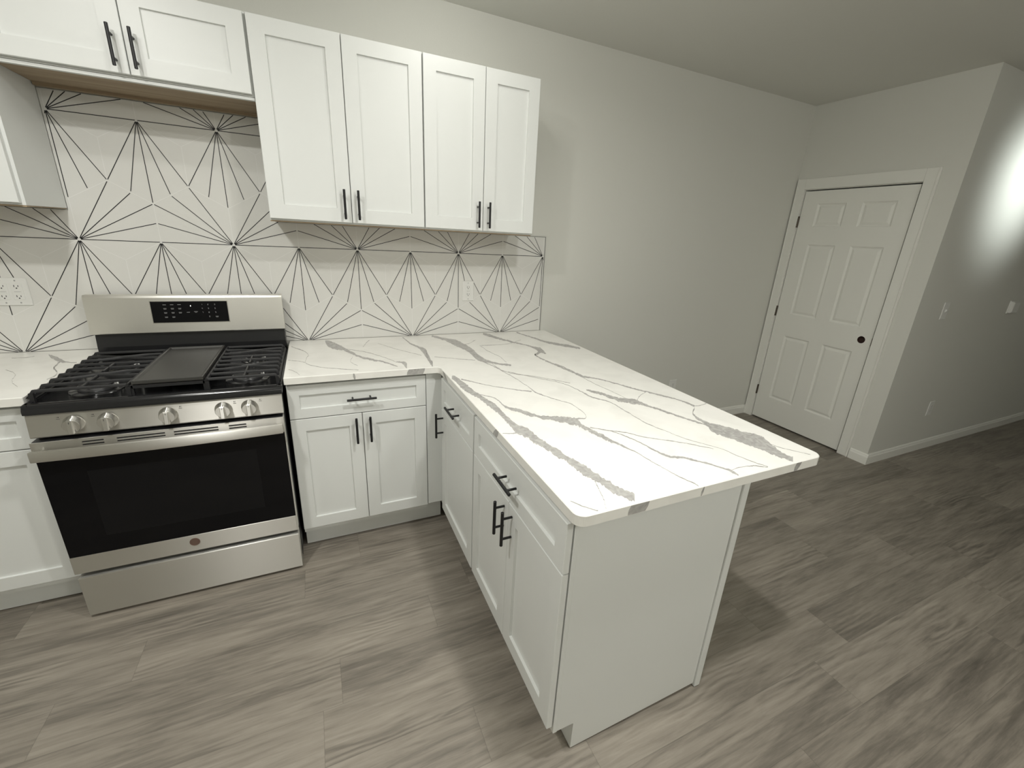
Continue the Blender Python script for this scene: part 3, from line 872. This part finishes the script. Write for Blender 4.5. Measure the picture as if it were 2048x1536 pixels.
outlet('wall_outlet', 'small white outlet low on the bare back wall near the white door', Fw(3.226, 0.365, 0.0070), (3.226, 0.0075, 0.365))
outlet('wall_outlet', 'white outlet low on the dark hall wall above its baseboard', Fw(4.965, 0.377, YH - .0005), (4.965, YH, 0.377))
t = thing('light_switch', 'white light switch at mid height on the dark hall wall', 'switch', (4.612, YH, 1.179))
F = Fw(4.612, 1.179, YH - .0005)
plate(F, 0.075, 0.122).build('cover_plate', M_plastic, t)
m = MB()
m.rings([[F(-.006, -.012, .005), F(.006, -.012, .005), F(.006, .012, .005), F(-.006, .012, .005)],
         [F(-.005, .001, .016), F(.005, .001, .016), F(.005, .010, .014), F(-.005, .010, .014)]], False, True)
m.build('toggle', M_plastic, t)
t = thing('thermostat', 'small white thermostat box on the hall wall at the right edge', 'thermostat', (5.71, YH, 1.19))
F = Fw(5.71, 1.19, YH - .0005)
plate(F, 0.13, 0.105, 0, 0, .006).build('back_plate', M_plastic, t)
m = MB(); R = lambda x, y, c: [F(-x, -y, c), F(x, -y, c), F(x, y, c), F(-x, y, c)]
m.rings([R(.058, .045, .006), R(.058, .045, .022), R(.052, .039, .028)], False, True)
m.build('cover', M_plastic, t)

# ------------------------------------------------------------------ range
def gas_range():
    t = thing('gas_range', 'stainless steel gas range with black cooktop between the white base cabinets', 'range', (-0.0475, -0.37, 0))
    xl, xr, xc = -0.430, 0.336, -0.0475
    # chassis
    m = MB()
    m.box(xl + .004, xr - .002, -0.690, -0.030, 0.030, 0.870, 0.002)
    m.build('chassis', M_blackside, t)
    for fx in (xl + .05, xr - .05):
        for fy in (-0.63, -0.08):
            MB().lathe((fx, fy, 0.0), (0, 0, 1), [(.018, 0), (.018, .012), (.009, .014), (.009, .031)], 16).build('foot', M_blackside, t, 40)
    # cooktop: rimmed black pan with rounded front lip
    m = MB()
    x0, x1 = xl - .003, xr + .003
    prof = [(-0.094, .871), (-0.716, .858), (-0.7225, .862), (-0.7225, .876), (-0.716, .889), (-0.704, .8945), (-0.690, .8945), (-0.672, .886), (-0.120, .886), (-0.094, .896)]
    m.prism(prof, 0, x0 + .002, x1 - .002)
    m.box(x0, x0 + .016, -0.716, -0.10, 0.860, 0.8945, 0.004, 2)
    m.box(x1 - .016, x1, -0.716, -0.10, 0.860, 0.8945, 0.004, 2)
    m.build('cooktop', M_enamel, t, 40)
    # burners
    spots = [(-0.285, -0.555, .047, 0), (-0.285, -0.265, .036, 0), (0.205, -0.555, .047, 0), (0.205, -0.265, .033, 0), (xc + .005, -0.41, .040, 1)]
    for bx, by, r, ov in spots:
        c = (bx, by, 0.886)
        b = MB()
        b.lathe(c, (0, 0, 1), [(r * 1.75, 0), (r * 1.7, .003), (r * 1.35, .0055), (r * 1.2, .006)], 36)
        b.mi = 1
        b.lathe(c, (0, 0, 1), [(r * 1.16, .006), (r * 1.2, .010), (r * 1.2, .016), (r * 1.05, .018)], 36)
        if ov:
            for vtx in b.bm.verts:
                vtx.co.y = by + (vtx.co.y - by) * 2.1
        bo = b.build('burner', [M_enamel, M_ring], t, 40)
        cc = MB().lathe((bx, by, .9042), (0, 0, 1), [(r * 1.05, 0), (r * 1.05, .006), (r * .9, .010), (r * .3, .011)], 36)
        if ov:
            for vtx in cc.bm.verts:
                vtx.co.y = by + (vtx.co.y - by) * 2.1
        cc.build('burner_cap', M_iron, bo, 40)
        MB().bar((bx + r * 1.25, by + .01, .888), (bx + r * 1.25, by + .01, .906), .0028, 8).build('igniter', M_plastic, bo)
    # grates
    def grate(gx0, gx1, side):
        g = MB()
        yb, yf, zt = -0.150, -0.665, 0.934
        def bar(pts, w=.0042, hgt=.010):
            rings = []
            pts = [Vector(p) for p in pts]
            for i, p in enumerate(pts):
                d = (pts[min(i + 1, len(pts) - 1)] - pts[max(i - 1, 0)]); d.normalize()
                up = Vector((0, 0, 1)); s = d.cross(up)
                if s.length < .2: s = Vector((0, 1, 0))
                s.normalize(); u = s.cross(d)
                rings.append([p + s * w + u * (-hgt), p + s * w * .9 + u * -.002, p + s * w * .5, p - s * w * .5, p - s * w * .9 + u * -.002, p - s * w + u * (-hgt)])
            g.rings(rings)
        N = 9
        inner = gx1 if side < 0 else gx0
        outer = gx0 if side < 0 else gx1
        cx = (gx0 + gx1) / 2
        rowy = [yf + (yb - yf) * k / (N - 1) for k in range(N)]
        pitch = (yb - yf) / (N - 1)
        for k, y in enumerate(rowy):
            pts = []
            nseg = 16
            for j in range(nseg + 1):
                u = j / nseg
                x = outer + (inner - outer) * u
                dy = 0.0
                if k in (2, 3, 6, 7):
                    f = math.exp(-((u - .5) / .20) ** 2)
                    dy = (1 if k in (2, 6) else -1) * pitch * .40 * f
                pts.append((x, y + dy, zt))
            # drop at the outer end down to the pan
            pts = [(outer, y, zt - .030), (outer + (inner - outer) * .012, y, zt - .010)] + [(outer + (inner - outer) * .035, y, zt - .001)] + pts[1:]
            bar(pts)
        # inner rail, outer low rail, centre spine fingers
        bar([(inner, yf - .006, zt), (inner, yb + .006, zt)])
        bar([(outer, yf - .004, zt - .020), (outer, yb + .004, zt - .020)], .005, .012)
        for a, b in ((rowy[0], rowy[2] + .02), (rowy[3] + .01, rowy[5] + .0)):
            bar([(cx, a, zt - .002), (cx, b, zt - .002)], .0045, .010)
        for fx in (outer + (inner - outer) * .02, inner):
            for fy in (yf, yb):
                g.box(fx - .006, fx + .006, fy - .006, fy + .006, .8865, zt - .012)
        g.build('grate', M_iron, t, 50)
    grate(-0.424, -0.158, -1)
    grate(0.083, 0.329, 1)
    # centre grate under the griddle
    g = MB()
    for x in (-0.150, 0.075):
        g.box(x - .005, x + .005, -0.668, -0.150, 0.912, 0.925)
        for y in (-0.66, -0.16):
            g.box(x - .006, x + .006, y - .006, y + .006, .8865, .912)
    for y in (-0.664, -0.50, -0.32, -0.155):
        g.box(-0.150, 0.075, y - .004, y + .004, 0.913, 0.9245)
    g.build('grate', M_iron, t)
    # control panel (slanted) with five knobs
    ztop, zbot = 0.8575, 0.777
    ytop, ybot = -0.716, -0.7255
    m = MB()
    m.prism([(-0.690, zbot), (ybot + .002, zbot), (ybot, zbot + .004), (ytop - .001, ztop - .004), (ytop + .001, ztop), (-0.690, ztop)], 0, xl + .001, xr - .001)
    m.build('control_panel', M_steel, t)
    nrm = Vector((0, -(ztop - zbot), -(ytop - ybot))).normalized()
    sl = Vector((0, ytop - ybot, ztop - zbot)).normalized()
    for i, kx in enumerate((-0.309, -0.217, -0.043, 0.131, 0.219)):
        c = Vector((kx, (ytop + ybot) / 2, 0.8195)) - nrm * .0005
        k = MB()
        k.lathe(c, nrm, [(.029, 0), (.029, .006), (.0265, .010), (.0255, .024), (.0235, .0275)], 40)
        ko = k.build('knob', M_steel, t, 35)
        gp = MB()
        F = lambda a, b, cc: c + Vector((1, 0, 0)) * a + sl * b + nrm * cc
        rr = lambda w, h, cc: [F(-w, -h, cc), F(w, -h, cc), F(w, h, cc), F(-w, h, cc)]
        gp.rings([rr(.0075, .0235, .0255), rr(.007, .0235, .037), rr(.0055, .0215, .0385)], False, True)
        gp.build('grip', M_steel, ko)
        mk = MB()
        mk.face([F(-.0008, .014, .0387), F(.0008, .014, .0387), F(.0008, .021, .0387), F(-.0008, .021, .0387)])
        mk.face([F(-.012, .017, .0278), F(-.0075, .017, .0278), F(-.0075, .019, .0278), F(-.012, .019, .0278)])
        mk.build('pointer_mark', M_darkmark, ko)
    for kx, sgn in ((-0.309, -1), (-0.217, -1), (-0.043, 1), (0.131, 1), (0.219, 1)):
        mk = MB()
        base = Vector((kx, (ytop + ybot) / 2, 0.8195)) + nrm * .0012
        G = lambda a, b: base + Vector((1, 0, 0)) * a + sl * b
        a0 = sgn * .034
        for (da, db, w_, h_) in ((0, .018, .010, .0012), (.002, .0235, .003, .003), (.007, .0235, .0012, .003)):
            aa = a0 + sgn * da
            mk.face([G(aa, db), G(aa + sgn * w_, db), G(aa + sgn * w_, db + h_), G(aa, db + h_)])
        mk.build('panel_marking', M_darkmark, bpy.data.objects['control_panel'])
    # oven door
    yd = -0.742
    m = MB()
    m.box(xl + .002, xr - .006, yd + .004, -0.694, 0.211, 0.7665, 0.002)
    m.build('oven_door', M_blackside, t)
    od = bpy.data.objects['oven_door']
    m = MB(); m.box(xl + .002, xr - .006, yd - .001, yd + .0036, 0.2115, 0.288, 0.0012); m.build('lower_band', M_steel, od)
    # vented top strip: steel bars leave real slots
    m = MB()
    zs0, zs1 = 0.700, 0.7665
    slots = [(-0.295, -0.236), (-0.200, -0.060), (-0.033, 0.107), (0.142, 0.201)]
    m.box(xl + .002, slots[0][0], yd - .001, yd + .0036, zs0, zs1)
    for (a, b), (c2, d2) in zip(slots, slots[1:]):
        m.box(b, c2, yd - .001, yd + .0036, zs0, zs1)
    m.box(slots[-1][1], xr - .006, yd - .001, yd + .0036, zs0, zs1)
    for a, b in slots:
        for z0_, z1_ in ((zs0, .7390), (.7455, .7500), (.7565, zs1)):
            m.box(a, b, yd - .001, yd + .0036, z0_, z1_)
    m.build('vent_strip', M_steel, od)
    m = MB(); m.box(xl + .004, xr - .008, yd - .0005, yd + .0036, 0.2885, 0.6995); m.build('door_glass', M_glass, od)
    m = MB(); m.box(xl + .125, xr - .115, yd - .0009, yd - .0004, 0.360, 0.640); m.build('inner_window', M_window, od)
    m = MB(); m.box(xr - .006, xr - .003, yd - .001, -0.694, 0.2115, 0.7665); m.build('side_trim', M_steel, od)
    # handle: flat-fronted bar bowed slightly outward on two end mounts
    m = MB()
    n = 24
    rings = []
    for k in range(n + 1):
        u = k / n
        x = (xl + .006) + (xr - .008 - xl - .006) * u
        yf = -0.777 - .010 * (1 - (2 * u - 1) ** 2)
        z0_, z1_ = 0.7085, 0.7465
        rings.append([(x, yf + .017, z0_ + .003), (x, yf + .002, z0_), (x, yf, z0_ + .004), (x, yf, z1_ - .004), (x, yf + .002, z1_), (x, yf + .017, z1_ - .002)])
    m.rings(rings)
    h = m.build('door_handle', M_steel, od, 35)
    for x in (xl + .020, xr - .022):
        MB().box(x - .011, x + .011, -0.7625, yd - .0012, 0.7125, 0.741, 0.002).build('handle_mount', M_chrome, h)
    e = MB()
    e.lathe((-0.0455, yd - .001, 0.2555), (0, -1, 0), [(.018, 0), (.018, .0012), (.0165, .0018), (.0155, .0012)], 40)
    e.build('emblem', M_emblem, od, 30)['label'] = 'round bronze emblem'
    # storage drawer
    m = MB()
    m.box(xl + .008, xr - .004, -0.748, -0.692, 0.014, 0.194, 0.003, 2)
    dr = m.build('storage_drawer', M_steel, t)
    # dark recess between door and drawer
    # backguard
    m = MB()
    prof = [(-0.020, .870), (-0.088, .9085), (-0.088, .94), (-0.080, 1.000), (-0.050, 1.165), (-0.020, 1.165)]
    m.prism(prof, 0, xl + .006, xr - .002)
    bg = m.build('backguard', M_blackside, t)
    m = MB()
    yt, yb_ = -0.086, -0.1005
    zt, zb = 1.1755, 1.0015
    m.prism([(-0.045, zb), (yb_ + .002, zb), (yb_, zb + .003), (yt - .004, zt - .012), (yt, zt - .003), (yt + .008, zt), (-0.045, zt)], 0, xl - .002, xr + .002)
    pn = m.build('backguard_panel', M_steel_lifted, bg)
    m = MB()
    sl2 = Vector((0, (yt - .004) - yb_, (zt - .012) - (zb + .003))).normalized()
    n2 = Vector((0, -sl2.z, sl2.y))
    o0 = Vector((0, yb_, zb + .003))
    P = lambda x, z, c: o0 + Vector((x, 0, 0)) + sl2 * ((z - zb - .003) / sl2.z) + n2 * c
    cx0, cx1, cz0, cz1 = -0.199, 0.100, 1.0485, 1.1465
    rr = lambda i, c: [P(cx0 + i, cz0 + i, c), P(cx1 - i, cz0 + i, c), P(cx1 - i, cz1 - i, c), P(cx0 + i, cz1 - i, c)]
    m.rings([rr(-.003, .0), rr(-.003, .0012), rr(0, .0012)], False, False)
    m.build('display_bezel', M_chrome, bg)
    m = MB(); m.rings([rr(0, -.001), rr(0, .0008)], False, True)
    cd = m.build('control_display', M_glass, bg)
    m = MB()
    def dash(x, z, w_, h_=.0022):
        m.face([P(x - w_ / 2, z - h_ / 2, .0011), P(x + w_ / 2, z - h_ / 2, .0011), P(x + w_ / 2, z + h_ / 2, .0011), P(x - w_ / 2, z + h_ / 2, .0011)])
    rows = (1.1315, 1.113, 1.094, 1.074)
    for ri, z in enumerate(rows):
        for ci, x in enumerate((-0.147, -0.119, -0.091)):
            if ri == 3 and ci == 2: continue
            if ri == 0:
                dash(x, z, .013)
            else:
                dash(x, z + .0018, .012, .0016); dash(x, z - .0018, .010, .0016)
    dash(-0.060, 1.0955, .012); dash(-0.030, 1.0985, .015, .0018); dash(-0.030, 1.0945, .008, .0016)
    dash(0.052, 1.0745, .012, .0018); dash(0.052, 1.0705, .009, .0016)
    digits = [(-0.003, 0, '1'), (0.022, 0, '2'), (0.049, 0, '3'), (-0.003, 1, '4'), (0.022, 1, '5'), (0.049, 1, '6'), (-0.003, 2, '7'), (0.022, 2, '8'), (0.049, 2, '9'), (0.022, 3, '0')]
    SEG = {'0': 'abcdef', '1': 'bc', '2': 'abged', '3': 'abgcd', '4': 'fgbc', '5': 'afgcd', '6': 'afgedc', '7': 'abc', '8': 'abcdefg', '9': 'abcdfg'}
    for x, ri, ch in digits:
        z = rows[ri]; w_, h_, tk = .0030, .0028, .0009
        for sname in SEG[ch]:
            if sname == 'a': dash(x, z + h_, w_, tk)
            if sname == 'g': dash(x, z, w_, tk)
            if sname == 'd': dash(x, z - h_, w_, tk)
            if sname == 'b': dash(x + w_ / 2, z + h_ / 2, tk, h_)
            if sname == 'c': dash(x + w_ / 2, z - h_ / 2, tk, h_)
            if sname == 'f': dash(x - w_ / 2, z + h_ / 2, tk, h_)
            if sname == 'e': dash(x - w_ / 2, z - h_ / 2, tk, h_)
    m.build('key_lettering', M_mark, bg)
    m = MB()
    m.face([P(-0.0475 + .0016 * math.cos(q), 1.1255 + .0032 * math.sin(q), .0012) for q in [2 * math.pi * k / 12 for k in range(12)]])
    lm = mat('lit_indicator', (0.9, 0.9, 0.88), 0.4)
    bs = lm.node_tree.nodes['Principled BSDF']
    bs.inputs['Emission Color'].default_value = (1, 1, 0.95, 1); bs.inputs['Emission Strength'].default_value = 1.2
    m.build('indicator_light', lm, bg)
gas_range()

# griddle plate lifts off the centre grate
m = MB()
gx0, gx1, gy0, gy1, gz = -0.147, 0.073, -0.668, -0.152, 0.9255
R = lambda i, z: [(gx0 + i, gy0 + i, z), (gx1 - i, gy0 + i, z), (gx1 - i, gy1 - i, z), (gx0 + i, gy1 - i, z)]
m.rings([R(.004, gz), R(0, gz + .004), R(0, gz + .015), R(.003, gz + .017), R(.008, gz + .016), R(.013, gz + .010)], True, True)
tag(m.build('griddle_plate', M_griddle), 'flat dark griddle plate resting on the middle of the cooktop', 'griddle')
